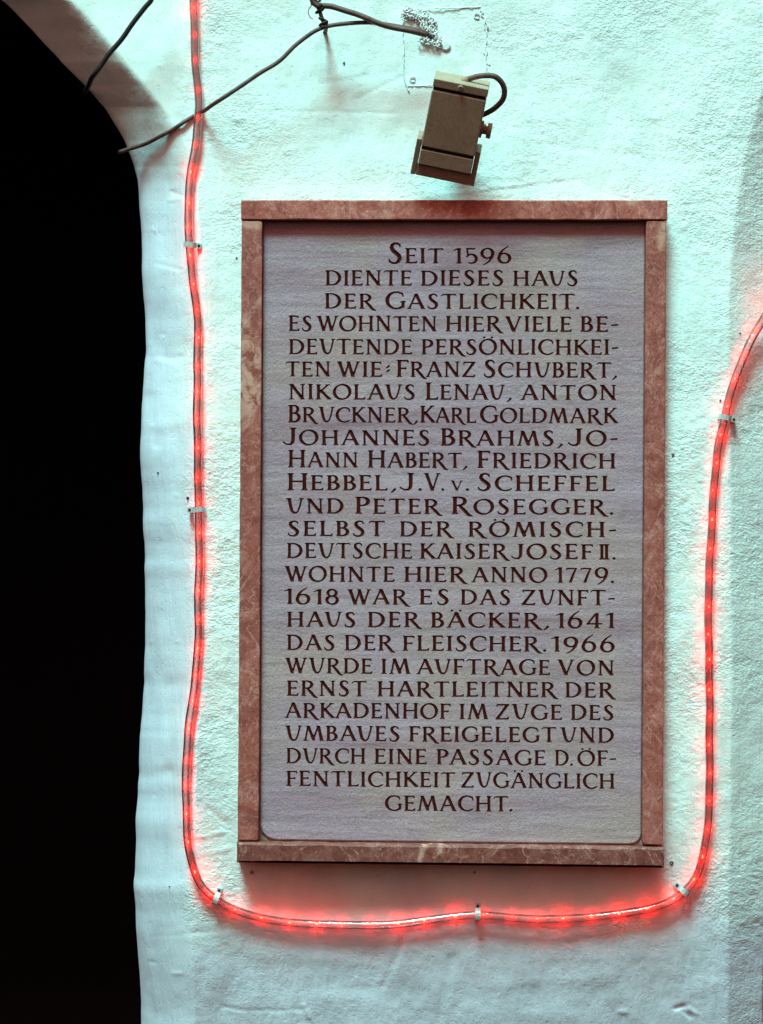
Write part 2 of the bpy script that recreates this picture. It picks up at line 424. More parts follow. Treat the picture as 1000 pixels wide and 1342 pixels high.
    at = me.attributes.new('coarse', 'FLOAT', 'POINT'); at.data.foreach_set('value', ca.ravel().astype(np.float32))
    at = me.attributes.new('falloff_tint', 'FLOAT', 'POINT'); at.data.foreach_set('value', cb.ravel().astype(np.float32))
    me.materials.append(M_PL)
    o = bpy.data.objects.new("plaster_wall", me); COL.objects.link(o)
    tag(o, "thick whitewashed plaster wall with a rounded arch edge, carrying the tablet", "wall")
    return o, X, RY, y
wall, WX, WRY, WY = build_wall()

def surf(px, py):
    """depth off the wall plane (towards the viewer) of the plaster at px, py"""
    i = int(np.clip(np.searchsorted(WRY[:, 0], py), 0, WRY.shape[0] - 1)); j = int(np.clip(np.searchsorted(WX[i], px), 0, WX.shape[1] - 1))
    return -float(WY[i, j])

# dark rooms behind the two openings
g = Geo()
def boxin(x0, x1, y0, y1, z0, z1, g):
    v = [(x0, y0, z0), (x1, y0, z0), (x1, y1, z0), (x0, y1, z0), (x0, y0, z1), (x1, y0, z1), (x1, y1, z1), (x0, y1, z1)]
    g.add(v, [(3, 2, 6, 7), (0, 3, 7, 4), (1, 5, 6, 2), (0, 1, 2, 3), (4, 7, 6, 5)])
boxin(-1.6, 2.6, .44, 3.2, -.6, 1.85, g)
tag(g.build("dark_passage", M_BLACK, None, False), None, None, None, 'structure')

# ------------------------------------------------------------------ tablet
FR_D = .0175      # marble stands this far off the wall plane
SLAB_D = .005    # face of the slab
TL, TR, BR, BL = (316, 262), (875, 262), (870, 1138), (310.5, 1131)
def FP(u, v):    # u 0..559, v 0..873 along the frame
    a = u / 559; b = v / 873
    x = (TL[0] * (1 - a) + TR[0] * a) * (1 - b) + (BL[0] * (1 - a) + BR[0] * a) * b
    y = (TL[1] * (1 - a) + TR[1] * a) * (1 - b) + (BL[1] * (1 - a) + BR[1] * a) * b
    return x, y
tab = empty("memorial_tablet", P(592, 1135, 0), "large framed memorial tablet with carved German text in the middle of the wall", "tablet")

def frame_piece(name, u0, v0, u1, v1, d, mat, corner=(0, 0, 0, 0), bev=.0014, seed=0):
    """stone bar with slightly uneven outline; corner radii tl,tr,br,bl"""
    out = []
    rg = random.Random(seed)
    def edge(a, b):
        n = max(2, int(math.hypot(b[0] - a[0], b[1] - a[1]) / 16))
        for k in range(n):
            t = k / n; out.append((a[0] + (b[0] - a[0]) * t + (rg.uniform(-.28, .28) if k else 0), a[1] + (b[1] - a[1]) * t + (rg.uniform(-.28, .28) if k else 0)))
    def corn(cx, cy, r, a0):
        if r <= 0: return
        for k in range(1, 4): 
            a = R(a0 + 90 * k / 4); out.append((cx + r * math.cos(a), cy + r * math.sin(a)))
    r = corner
    edge((u0 + r[0], v0), (u1 - r[1], v0)); out.append((u1 - r[1], v0)); corn(u1 - r[1], v0 + r[1], r[1], -90)
    edge((u1, v0 + r[1]), (u1, v1 - r[2])); out.append((u1, v1 - r[2])); corn(u1 - r[2], v1 - r[2], r[2], 0)
    edge((u1 - r[2], v1), (u0 + r[3], v1)); out.append((u0 + r[3], v1)); corn(u0 + r[3], v1 - r[3], r[3], 90)
    edge((u0, v1 - r[3]), (u0, v0 + r[0])); out.append((u0, v0 + r[0])); corn(u0 + r[0], v0 + r[0], r[0], 180)
    cl = []
    for p in out:
        if not cl or math.hypot(p[0] - cl[-1][0], p[1] - cl[-1][1]) > .15: cl.append(p)
    if math.hypot(cl[0][0] - cl[-1][0], cl[0][1] - cl[-1][1]) < .15: cl.pop()
    n = len(cl)
    cx = sum(p[0] for p in cl) / n; cy = sum(p[1] for p in cl) / n
    # inset of the front face for a worn arris
    front = []; mid = []; back = []
    for k, p in enumerate(cl):
        a = cl[k - 1]; c = cl[(k + 1) % n]
        tx, ty = c[0] - a[0], c[1] - a[1]; l = math.hypot(tx, ty) or 1; nx, ny = -ty / l, tx / l
        e = bev * 1000 * rg.uniform(.75, 1.3)
        x, y = FP(p[0] + nx * e, p[1] + ny * e); front.append(P(x, y, d))
        x, y = FP(p[0] + nx * e * .3, p[1] + ny * e * .3); q = P(x, y, d); q.y += e * .0003; mid.append(q)
        x, y = FP(*p); q = P(x, y, d); q2 = q.copy(); q.y += e * .001; back.append(q)
    deepv = [Vector((q.x, .035, q.z)) for q in back]
    v = front + mid + back + deepv; f = [tuple(range(n))[::-1]]
    for lay in range(3):
        for k in range(n):
            a = lay * n + k; b2 = lay * n + (k + 1) % n; f.append((a, b2, b2 + n, a + n))
    f.append(tuple(3 * n + k for k in range(n)))
    o = mesh(name, v, f, mat, tab, False); return o

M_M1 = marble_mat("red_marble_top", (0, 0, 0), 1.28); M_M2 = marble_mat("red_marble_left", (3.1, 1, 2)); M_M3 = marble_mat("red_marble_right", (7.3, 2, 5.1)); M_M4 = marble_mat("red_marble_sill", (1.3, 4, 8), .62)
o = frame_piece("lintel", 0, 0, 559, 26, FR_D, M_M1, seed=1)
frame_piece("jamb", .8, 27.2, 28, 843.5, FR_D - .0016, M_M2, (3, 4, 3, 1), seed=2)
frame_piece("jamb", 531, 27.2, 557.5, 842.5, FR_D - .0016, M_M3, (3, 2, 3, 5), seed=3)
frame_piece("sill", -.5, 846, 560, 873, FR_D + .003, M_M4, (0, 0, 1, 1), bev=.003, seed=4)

# mortar bed behind the slab and in the joints
def bumpy_sheet(name, x0, y0, x1, y1, d, amp, step, mat, parent, seed):
    xs = np.arange(x0, x1 + step, step); ys = np.arange(y0, y1 + step, step)
    U, V_ = np.meshgrid(xs, ys); A, B = U / 559, V_ / 873
    hgt = amp * fbm(U / 5, V_ / 9, seed, 2)
    v = []
    for i in range(U.shape[0]):
        for j in range(U.shape[1]):
            x, y = FP(U[i, j], V_[i, j]); v.append(P(x, y, d + hgt[i, j]))
    nR, nC = U.shape
    f = [(i * nC + j, i * nC + j + 1, (i + 1) * nC + j + 1, (i + 1) * nC + j) for i in range(nR - 1) for j in range(nC - 1)]
    f = [q[::-1] for q in f]
    return mesh(name, v, f, mat, parent, True)
def ring(name, depth, amp):
    g = Geo()
    for (a, b, c, d_, sd_) in ((24, 20, 40, 850, 1), (519, 20, 536, 850, 2), (40, 828, 519, 850, 3), (40, 20, 519, 40, 4)):
        xs = np.linspace(a, c, max(3, int((c - a) / 2.5))); ys = np.linspace(b, d_, max(3, int((d_ - b) / 2.5)))
        U, V_ = np.meshgrid(xs, ys); h = amp * fbm(U / 6, V_ / 8, 60, 2)
        v = []
        for i in range(U.shape[0]):
            for j in range(U.shape[1]):
                x, y = FP(U[i, j], V_[i, j]); v.append(P(x, y, depth + h[i, j]))
        nR, nC = U.shape
        g.add(v, [(i * nC + j, (i + 1) * nC + j, (i + 1) * nC + j + 1, i * nC + j + 1) for i in range(nR - 1) for j in range(nC - 1)])
    return g.build(name, M_MORTAR, tab)
ring("mortar_joint", .0015, .0012)

# ---- lettering -------------------------------------------------------------
def cdt_odd(co, ed, eps):
    """triangles lying inside an odd number of the outlines"""
    ov, oe, of, ovo, oeo, _ = delaunay_2d_cdt(co, ed, [], 0, eps)
    cons = {frozenset(e) for e, src in zip(oe, oeo) if len(src)}
    nb = {}
    for fi, f in enumerate(of):
        for k in range(len(f)): nb.setdefault(frozenset((f[k - 1], f[k])), []).append(fi)
    par = {}
    stack = []
    for e, fs in nb.items():
        if len(fs) == 1 and fs[0] not in par: par[fs[0]] = 1 if e in cons else 0; stack.append(fs[0])
    while stack:
        fi = stack.pop(); f = of[fi]
        for k in range(len(f)):
            e = frozenset((f[k - 1], f[k]))
            for g_ in nb[e]:
                if g_ not in par: par[g_] = par[fi] ^ (1 if e in cons else 0); stack.append(g_)
    return ov, [tuple(f) for fi, f in enumerate(of) if par.get(fi, 0)], ovo

class Gl:
    def __init__(s, wd): s.w = wd; s.p = []
    def line(s, pts, clip=True): s.p.append(([tuple(q) for q in pts], clip)); return s
    def stem(s, x, y0=0.0, y1=1.0, ser=(1, 1), r=.070, sw=.125):
        s.line([(x, y0 - .03, r * 1.45), (x, y0 + .12, r * 1.04), (x, (y0 + y1) / 2, r * .94), (x, y1 - .12, r * 1.04), (x, y1 + .03, r * 1.45)])
        if ser[0]: s.hair(x, y0 + .018, sw)
        if ser[1]: s.hair(x, y1 - .018, sw)
        return s
    def hair(s, x, y, sw=.12): return s.line([(x - sw, y, .016), (x, y, .030), (x + sw, y, .016)])
    def arm(s, x0, x1, y, dr=0, r=.034, end=.05):
        s.line([(x0, y, r), ((x0 + x1) / 2, y, r * .92), (x1 - .03, y, r * 1.1)])
        if dr: s.line([(x1 - .09, y, r), (x1 - .02, y + dr * .05, .032), (x1 + .005, y + dr * .115, .012)])
        else: s.line([(x1 - .02, y - .055, .012), (x1 - .03, y, .04), (x1 - .02, y + .055, .012)])
        return s
    def diag(s, x0, y0, x1, y1, r, s0=0, s1=0, sw=.11):
        dx, dy = x1 - x0, y1 - y0
        s.line([(x0 - dx * .03, y0 - dy * .03, r * 1.15), ((x0 + x1) / 2, (y0 + y1) / 2, r * .95), (x1 + dx * .03, y1 + dy * .03, r * 1.15)])
        if s0: s.hair(x0, min(max(y0, .018), .982), sw)
        if s1: s.hair(x1, min(max(y1, .018), .982), sw)
        return s
    def arc(s, cx, cy, rx, ry, a0, a1, rt=.040, rT=.078, tilt=12, n=18, end0=None, end1=None):
        pts = []
        for k in range(n + 1):
            a = R(a0 + (a1 - a0) * k / n)
            thick = abs(math.cos(a - R(tilt))) ** 1.6
            r = rt + (rT - rt) * thick
            if end0 is not None and k < 3: r = end0 + (r - end0) * k / 3
            if end1 is not None and k > n - 3: r = end1 + (r - end1) * (n - k) / 3
            pts.append((cx + rx * math.cos(a), cy + ry * math.sin(a), r))
        return s.line(pts, False)
T, t_ = .070, .036
def glyphs():
    G = {}
    g = Gl(.90); g.diag(.07, .02, .44, 1.0, t_, 1, 0, .10).diag(.44, 1.0, .83, .02, .074, 0, 1, .10).arm(.20, .72, .36, r=.032); g.p[-1] = ([(.2, .36, .03)] * 2, True); G['a'] = g
    g.p = g.p[:-2] if False else g.p
    g = Gl(.66); g.stem(.14).arc(.30, .76, .22, .22, 90, -90, .030, .068, 0).arc(.30, .28, .29, .255, 90, -90, .030, .078, 0)
    g.line([(.10, .975, .030), (.30, .98, .030)], 1).line([(.14, .53, .028), (.32, .53, .028)]).line([(.1, .025, .03), (.32, .025, .03)]); G['b'] = g
    g = Gl(.84); g.arc(.52, .5, .45, .49, 48, 312, .034, .080, 0, 26, .03, .026).line([(.80, .93, .018), (.83, .80, .030), (.845, .70, .010)]); G['c'] = g
    g = Gl(.90); g.stem(.14).arc(.32, .5, .50, .475, 90, -90, .030, .080, 0, 20).line([(.10, .975, .028), (.34, .975, .030)]).line([(.1, .025, .028), (.34, .025, .03)]); G['d'] = g
    g = Gl(.64); g.stem(.14).arm(.12, .58, .965, -1).arm(.12, .52, .52).arm(.12, .62, .035, 1); G['e'] = g
    g = Gl(.60); g.stem(.14).arm(.12, .60, .965, -1).arm(.12, .50, .50); G['f'] = g
    g = Gl(.94); g.arc(.52, .5, .45, .49, 52, 318, .034, .080, 0, 26, .03, .05).line([(.80, .94, .018), (.83, .82, .028), (.85, .72, .010)]).line([(.85, .40, .062), (.85, .12, .058)]).hair(.85, .42, .12); G['g'] = g
    g = Gl(.92); g.stem(.14).stem(.78).line([(.14, .52, .033), (.78, .52, .033)]); G['h'] = g
    g = Gl(.28); g.stem(.14); G['i'] = g
    g = Gl(.50); g.line([(.36, 1.03, .10), (.36, .88, .073), (.36, .35, .068), (.34, .16, .062), (.25, .045, .046), (.10, .03, .034), (-.05, .10, .022), (-.10, .17, .030)], False); g.hair(.36, .982, .13); g.clipy = 1; G['j'] = g
    g = Gl(.82); g.stem(.14).diag(.18, .44, .68, .99, t_, 0, 1, .11).diag(.30, .56, .76, .02, .072, 0, 1, .10); G['k'] = g
    g = Gl(.62); g.stem(.14).arm(.12, .62, .035, 1); G['l'] = g
    g = Gl(1.12); g.diag(.08, .02, .24, 1.0, t_, 1, 0, .10).diag(.24, 1.0, .55, .12, .074).diag(.55, .12, .84, 1.0, t_).diag(.84, 1.0, 1.03, .02, .076, 0, 1, .10); G['m'] = g
    g = Gl(.92); g.diag(.14, .02, .14, .98, t_, 1, 1, .11).diag(.14, .98, .78, .03, .076).diag(.78, .0, .78, .98, t_, 0, 1, .11); G['n'] = g
    g = Gl(1.0); g.arc(.5, .5, .445, .49, 0, 360, .034, .078, 18, 34); G['o'] = g
    g = Gl(.66); g.stem(.14).arc(.30, .73, .29, .245, 90, -90, .030, .076, 0).line([(.10, .975, .030), (.30, .975, .03)]).line([(.14, .485, .028), (.30, .485, .028)]); G['p'] = g
    g = Gl(.86); g.stem(.14).arc(.31, .74, .29, .235, 90, -90, .030, .074, 0).line([(.10, .975, .030), (.30, .975, .03)]).line([(.14, .50, .028), (.30, .505, .028)]).line([(.34, .50, .055), (.58, .20, .074), (.76, -.05, .064), (.93, -.12, .020)], False); G['r'] = g
    g = Gl(.62); g.line([(.53, .83, .016), (.50, .93, .030), (.40, .985, .034), (.28, .985, .042), (.165, .90, .062), (.15, .76, .072), (.22, .62, .080), (.36, .50, .084), (.48, .38, .080), (.52, .24, .070), (.46, .09, .056), (.33, .01, .040), (.18, .015, .034), (.07, .08, .030), (.04, .20, .016)], False); G['s'] = g
    g = Gl(.80); g.stem(.40, ser=(1, 0)).line([(.02, .93, .014), (.10, .965, .030), (.4, .96, .036), (.70, .965, .032), (.79, .985, .012)]).line([(.02, .93, .014), (.0, .86, .010)]).line([(.72, .96, .024), (.80, .90, .012)]); G['t'] = g
    g = Gl(.90); g.line([(.12, 1.03, .10), (.16, .86, .075), (.22, .50, .074), (.29, .20, .070), (.40, .05, .052), (.52, .04, .040), (.63, .14, .034), (.72, .42, .034), (.80, .80, .034), (.83, 1.03, .05)], False).hair(.12, .982, .13).hair(.83, .982, .10); g.clipy = 1; G['u'] = g
    g = Gl(.90); g.diag(.10, .98, .46, .0, .078, 1, 0, .12).diag(.46, .0, .80, .98, t_, 0, 1, .10); G['v'] = g
    g = Gl(1.24); g.diag(.09, .98, .38, .0, .074, 1, 0, .12).diag(.38, .0, .62, .93, t_).diag(.60, .98, .86, .0, .074, 1, 0, .05).diag(.86, .0, 1.14, .98, t_, 0, 1, .10); G['w'] = g
    g = Gl(.78); g.arm(.10, .72, .965, 0, .034).diag(.68, .95, .10, .05, .066).arm(.08, .74, .035, 1).line([(.11, .97, .03), (.08, .84, .012)]); g.p[0] = ([(.10, .965, .034), (.72, .965, .034)], True); del g.p[1]; G['z'] = g
    g = Gl(.42); g.stem(.28, ser=(1, 0), sw=.12).line([(.28, .95, .05), (.15, .92, .030), (.0, .86, .014)]); G['1'] = g
    g = Gl(.56); g.stem(.14).stem(.40).hair(.27, .982, .27).hair(.27, .018, .27); G['I'] = g           # roman two
    g = Gl(.66); g.arc(.34, .30, .28, .29, 150, -120, .036, .076, 8, 22, .03, .022).line([(.16, .50, .030), (.12, .95, .034)]).line([(.10, .965, .034), (.50, .965, .040), (.56, 1.0, .014)]).line([(.12, .45, .02), (.16, .52, .03)]); G['5'] = g
    g = Gl(.76); g.arc(.36, .33, .30, .32, 0, 360, .034, .074, 10, 26).line([(.075, .38, .070), (.12, .62, .058), (.26, .86, .040), (.46, 1.04, .022), (.58, 1.12, .012)], False); G['6'] = g
    g = Gl(.76); g.arc(.38, .66, .30, .32, 0, 360, .034, .074, 10, 26).line([(.665, .61, .070), (.62, .37, .058), (.48, .13, .040), (.28, -.04, .022), (.16, -.10, .012)], False); G['9'] = g
    g = Gl(.66); g.line([(.03, .86, .014), (.07, .94, .03), (.14, .955, .036), (.58, .955, .034)]).line([(.59, .96, .030), (.42, .55, .052), (.26, .0, .070)]); G['7'] = g
    g = Gl(.66); g.arc(.33, .75, .22, .225, 0, 360, .036, .064, -15, 22).arc(.33, .27, .275, .275, 0, 360, .036, .072, -15, 24); G['8'] = g
    g = Gl(.82); g.diag(.50, 1.0, .06, .30, .038).line([(.05, .29, .034), (.78, .29, .036)]).stem(.54, 0, 1.0, (1, 0), r=.064, sw=.11); G['4'] = g
    g = Gl(.17); g.line([(.085, .065, .075), (.086, .066, .075)], False); G['.'] = g
    g = Gl(.26); g.line([(.22, .07, .058), (.12, -.06, .036), (.02, -.14, .012)], False); G[','] = g
    g = Gl(.34); g.line([(.03, .43, .034), (.31, .46, .046)], False); G['-'] = g
    g = Gl(.28); g.line([(.22, .72, .050), (.08, .60, .016)], False).line([(.22, .44, .050), (.08, .32, .016)], False); G[':'] = g
    for k, base, dx in (('ö', 'o', .5), ('ä', 'a', .44)):
        g = Gl(G[base].w); g.p = list(G[base].p)
        for s in (-1, 1): g.line([(dx + s * .22, 1.12, .052), (dx + s * .221, 1.121, .052)], False)
        G[k] = g
    return G
GL = glyphs()
GL['a'].p[-1] = ([(.20, .36, .032), (.70, .36, .034)], True); 
GL['ä'].p = list(GL['a'].p) + GL['ä'].p[-2:]
# remove the small end ticks the crossbar helper left in A
GL['a'].p = [q for q in GL['a'].p if not (len(q[0]) == 3 and abs(q[0][1][1] - .36) < 1e-6)]
GL['ä'].p = [q for q in GL['ä'].p if not (len(q[0]) == 3 and abs(q[0][1][1] - .36) < 1e-6)]

STEP = .026
def sdf(gl):
    xs = np.arange(-.30, gl.w + .30, STEP); ys = np.arange(-.28, 1.32, STEP)
    Xg, Yg = np.meshgrid(xs, ys); D = np.full(Xg.shape, 9.0)
    for pts, clip in gl.p:
        for a, b in zip(pts[:-1], pts[1:]):
            vx, vy = b[0] - a[0], b[1] - a[1]; l2 = vx * vx + vy * vy + 1e-9
            q = np.clip(((Xg - a[0]) * vx + (Yg - a[1]) * vy) / l2, 0, 1)
            d = np.hypot(Xg - a[0] - q * vx, Yg - a[1] - q * vy) - (a[2] + (b[2] - a[2]) * q)
            if clip: d = np.maximum(d, np.maximum(-Yg, Yg - 1.0))
            elif getattr(gl, 'clipy', 0): d = np.maximum(d, Yg - 1.0)
            D = np.minimum(D, d)
    return xs, ys, D - .020
def contours(gl):
    xs, ys, D = sdf(gl); D = np.where(np.abs(D) < 1e-6, 1e-6, D)
    nxt = {}; pos = {}
    def ept(i0, j0, i1, j1):
        key = (i0, j0, i1, j1)
        if key not in pos:
            a, b = D[i0, j0], D[i1, j1]; t = min(max(a / (a - b), .04), .96)
            pos[key] = (xs[j0] + (xs[j1] - xs[j0]) * t, ys[i0] + (ys[i1] - ys[i0]) * t)
        return key
    H, W = D.shape
    for i in range(H - 1):
        for j in range(W - 1):
            c = [D[i, j] < 0, D[i, j + 1] < 0, D[i + 1, j + 1] < 0, D[i + 1, j] < 0]
            if all(c) or not any(c): continue
            E = [lambda: ept(i, j, i, j + 1), lambda: ept(i, j + 1, i + 1, j + 1), lambda: ept(i + 1, j, i + 1, j + 1), lambda: ept(i, j, i + 1, j)]
            # walk cell corners counter-clockwise; inside on the left: segment goes from leaving edge to entering edge
            leave = [k for k in range(4) if c[k] and not c[(k + 1) % 4]]
            enter = [k for k in range(4) if not c[k] and c[(k + 1) % 4]]
            if len(leave) == 1: nxt[E[leave[0]]()] = E[enter[0]]()
            else:
                for le in leave:
                    en = (le + 1) % 4 if (le + 1) % 4 in enter else enter[0]
                    nxt[E[le]()] = E[en]()
    loops = []
    while nxt:
        k0 = next(iter(nxt)); k = k0; lp = []
        while k in nxt:
            lp.append(pos[k]); k = nxt.pop(k)
            if k == k0: break
        if len(lp) >= 5: loops.append(lp)
    return [rdp_loop(l, .0045) for l in loops], (xs, ys, D)
def rdp(p, eps):
    if len(p) < 3: return p
    a, b = p[0], p[-1]; dx, dy = b[0] - a[0], b[1] - a[1]; l = math.hypot(dx, dy) or 1e-9
    best, bi = 0, 0
    for i in range(1, len(p) - 1):
        d = abs(dx * (a[1] - p[i][1]) - dy * (a[0] - p[i][0])) / l
        if d > best: best, bi = d, i
    if best > eps: return rdp(p[:bi + 1], eps)[:-1] + rdp(p[bi:], eps)
    return [a, b]
def rdp_loop(l, eps):
    # split at the farthest point
    fi = max(range(len(l)), key=lambda i: (l[i][0] - l[0][0]) ** 2 + (l[i][1] - l[0][1]) ** 2)
    r = rdp(l[:fi + 1], eps)[:-1] + rdp(l[fi:] + [l[0]], eps)[:-1]
    return r if len(r) >= 3 else l
def area(l): return sum(l[i - 1][0] * l[i][1] - l[i][0] * l[i - 1][1] for i in range(len(l))) / 2
GC = {}
for ch, gl in GL.items():
    loops, (xs, ys, D) = contours(gl)
    # V-cut: interior points on the ridge of the distance field
    ridge = []
    H, W = D.shape
    for i in range(1, H - 1):
        for j in range(1, W - 1):
            d = D[i, j]
            if d < -.022:
                if (d <= D[i, j - 1] and d <= D[i, j + 1]) or (d <= D[i - 1, j] and d <= D[i + 1, j]):
                    ridge.append((xs[j], ys[i], d))
    keep = []
    for p in ridge:
        if all((p[0] - q[0]) ** 2 + (p[1] - q[1]) ** 2 > .045 ** 2 for q in keep): keep.append(p)
    co = []; ed = []
    for l in loops:
        b = len(co); co += [Vector(p) for p in l]; ed += [(b + k, b + (k + 1) % len(l)) for k in range(len(l))]
    nb = len(co); co += [Vector(p[:2]) for p in keep]
    ov, of, ovo = cdt_odd(co, ed, 1e-6)
    verts = []
    for v, src in zip(ov, ovo):
        z = 0.0
        for s in src:
            if s >= nb: z = keep[s - nb][2]
        verts.append((v.x, v.y, z))
    GC[ch] = (loops, verts, [tuple(f) for f in of], gl.w)

# text: (baseline at left x=380, baseline at right x=800, [(word, x0, x1), ...]); capitals are the tall initials
LINES = [
 (344.8, 345.3, [("Seit", 509, 580.5), ("1596", 595, 670.5)]),
 (374.0, 374.6, [("diente", 426.7, 539.5), ("dieses", 552, 660), ("haus", 672.8, 757.3)]),
 (404.2, 405.2, [("der", 426, 493), ("Gastlichkeit.", 505.7, 759)]),
 (433.7, 434.8, [("es", 378.7, 408.7), ("wohnten", 416.4, 572.4), ("hier", 584.4, 659.6), ("viele", 663, 749), ("be-", 761, 809.6)]),
 (464.0, 465.0, [("deutende", 379, 540), ("persönlichkei-", 552.7, 809.6)]),
 (493.3, 494.9, [("ten", 375, 433), ("wie:", 442.8, 511), ("Franz", 520, 623), ("Schubert,", 634, 808)]),
 (523.3, 524.3, [("nikolaus", 378.7, 544), ("Lenau,", 558, 670), ("anton", 683.6, 807.7)]),
 (553.3, 554.7, [("Bruckner,", 378, 547), ("Karl", 551, 623.6), ("Goldmark", 629.6, 809)]),
 (583.2, 584.4, [("Johannes", 374.4, 563), ("Brahms,", 578, 737), ("Jo-", 748.4, 809)]),
 (612.3, 614.0, [("Hann", 378, 469), ("Habert,", 482.4, 612), ("Friedrich", 626, 806.5)]),
 (642.3, 643.5, [("Hebbel,", 377, 518.4), ("J.", 528, 552.7), ("V.", 556.8, 582), ("~.", 591.6, 614.7), ("Scheffel", 626, 804.8)]),
 (672.9, 674.4, [("und", 375.6, 450), ("Peter", 466, 579.6), ("Rosegger.", 592.3, 803.6)]),
 (702.4, 703.8, [("selbst", 376.8, 504), ("der", 524.4, 595), ("römisch-", 614, 807)]),
 (731.2, 733.2, [("deutsche", 376.3, 540), ("kaiser", 550.8, 668), ("josef", 673.5, 776.7), ("I.", 785.6, 806.7)]),
 (762.0, 763.8, [("wohnte", 374.4, 517), ("hier", 530, 612.8), ("anno", 618.8, 716.7), ("1779.", 728, 804.8)]),
 (791.7, 793.3, [("1618", 373, 443.5), ("war", 456.7, 537), ("es", 550, 588.5), ("das", 604, 669), ("zunft-", 683.6, 805.3)]),
 (821.4, 823.2, [("haus", 376.3, 466), ("der", 482.4, 553), ("bäcker,", 565, 719), ("1641", 729, 805)]),
 (851.7, 854.5, [("das", 376.3, 438.7), ("der", 452, 518), ("fleischer.", 528, 716), ("1966", 723, 806)]),
 (882.0, 885.2, [("wurde", 375, 487.7), ("im", 500, 537), ("auftrage", 547, 720.8), ("von", 731.6, 804.8)]),
 (911.9, 914.2, [("ernst", 376.3, 480), ("hartleitner", 495, 731.6), ("der", 741, 807)]),
 (940.7, 943.8, [("arkadenhof", 374.4, 590), ("im", 602.5, 639), ("zuge", 649.5, 736.4), ("des", 748.4, 804.3)]),
 (970.7, 973.3, [("umbaues", 374.4, 524), ("freigelegt", 536.4, 728.7), ("und", 735, 804.3)]),
 (1000.0, 1003.8, [("durch", 375.6, 478.8), ("eine", 491, 559), ("passage", 572.4, 715), ("d.", 727.5, 750.8), ("öf-", 757.3, 807)]),
 (1030.0, 1033.7, [("fentlichkeit", 375.6, 596), ("zugänglich", 604.4, 805.3)]),
 (1062.0, 1063.8, [("gemacht.", 505, 671.6)]),
]
slab_out = [(30.5, 26), (528.0, 26), (527.0, 828), (526.5, 832.5), (524.3, 836), (520, 839), (514, 840.2), (300, 840.6), (54, 840.4), (45, 839), (39, 836), (34.5, 831), (32.4, 824)]
SO = [FP(*p) for p in slab_out]
all_co = []; all_ed = []
def add_loop(l):
    b = len(all_co); all_co.extend(Vector(p) for p in l); all_ed.extend((b + k, b + (k + 1) % len(l)) for k in range(len(l)))
add_loop(SO)
CUT = .0018      # depth of the carving per unit... scaled below
rng = random.Random(11)
line_objs = []
slab = empty("tmp", (0, 0, 0), None, None)
bpy.data.objects.remove(slab)
letter_meshes = []
KERN = {'at': -.10, 'ta': -.10, 'av': -.12, 'va': -.12, 'ra': -.08, 'rt': -.06, 'rs': -.05, 'rd': -.02, 'la': .02, 'lt': -.10, 'au': -.10, 'äu': -.08, 'rk': -.02, 'ro': -.03, 'ka': -.05, 'pa': -.08, 'fa': -.06, 'r.': -.02, 't.': -.08, 't,': -.10, 'r,': -.05, 'wa': -.1, 'wo': -.05, 'eu': -.02}
for (bl, br, words) in LINES:
    V = []; F = []
    for (word, x0, x1) in words:
        H0 = 19.6 if word not in ("V.",) else 19.6
        items = []
        for k, ch in enumerate(word):
            h = H0
            key = ch.lower()
            if ch == 'I': key = 'I'
            if ch == '~': key = 'v'; h = H0 * .66
            elif ch.isupper() and ch != 'I': h = H0 * (1.34 if (ch == 'S' and 'eit' in word) else 1.13)
            wd = GC[key][3] * (h if h <= H0 else H0 * 1.06 * (h / H0) ** .5)
            items.append((key, h, wd))
        kern = [KERN.get((items[k][0] + items[k + 1][0]), 0) * H0 for k in range(len(items) - 1)]
        nat = sum(i[2] for i in items); gaps = max(1, len(items) - 1)
        g0 = .115 * H0; total = nat + g0 * (len(items) - 1) + sum(kern); Wd = x1 - x0
        if word[-1] in 'r': Wd -= 2
        ws = 1 + (Wd / total - 1) * .72
        ws = min(max(ws, .72), 1.30)
        gap = (Wd - nat * ws - sum(kern)) / gaps if len(items) > 1 else 0
        x = x0
        for k, (key, h, wd) in enumerate(items):
            w2 = wd * ws
            base = bl + (br - bl) * (x + w2 / 2 - 380) / 420
            sx = w2 / GC[key][3]; sh = rng.uniform(-.012, .012); hy = h * rng.uniform(.985, 1.02); by = base + rng.uniform(-.18, .18)
            loops, gv, gf, _ = GC[key]
            tf = lambda q: (x + q[0] * sx + (q[1] - .5) * sh * h, by - q[1] * hy)
            for l in loops: add_loop([tf(q) for q in l])
            b0 = len(V)
            for q in gv:
                px, py = tf(q); p = P(px, py, SLAB_D); p.y += min(.0018, -q[2] * h * .0011); V.append(p)
            F += [tuple(i + b0 for i in f) for f in gf]
            x += w2 + gap + (kern[k] if k < len(kern) else 0)
    letter_meshes.append((V, F, " ".join(w_[0] for w_ in words)))
ov, of, _ = cdt_odd(all_co, all_ed, 1e-5)
# the slab: face with the letters cut out, rounded arris, sides
V = [P(v.x, v.y, SLAB_D) for v in ov]; F = [tuple(f) for f in of]
n0 = len(V); nS = len(SO); cx = sum(p[0] for p in SO) / nS; cy = sum(p[1] for p in SO) / nS
idx = [min(range(len(ov)), key=lambda i: (ov[i].x - p[0]) ** 2 + (ov[i].y - p[1]) ** 2) for p in SO]
for off, dd in ((1.2, .0006), (2.0, .0022), (2.0, .02)):
    for k, p in enumerate(SO):
        a = SO[k - 1]; c = SO[(k + 1) % nS]; tx, ty = c[0] - a[0], c[1] - a[1]; l = math.hypot(tx, ty)
        V.append(P(p[0] + ty / l * off, p[1] - tx / l * off, SLAB_D - dd))
prev = idx
for lay in range(3):
    cur = [n0 + lay * nS + k for k in range(nS)]
    for k in range(nS): F.append((prev[k], prev[(k + 1) % nS], cur[(k + 1) % nS], cur[k]))
    prev = cur
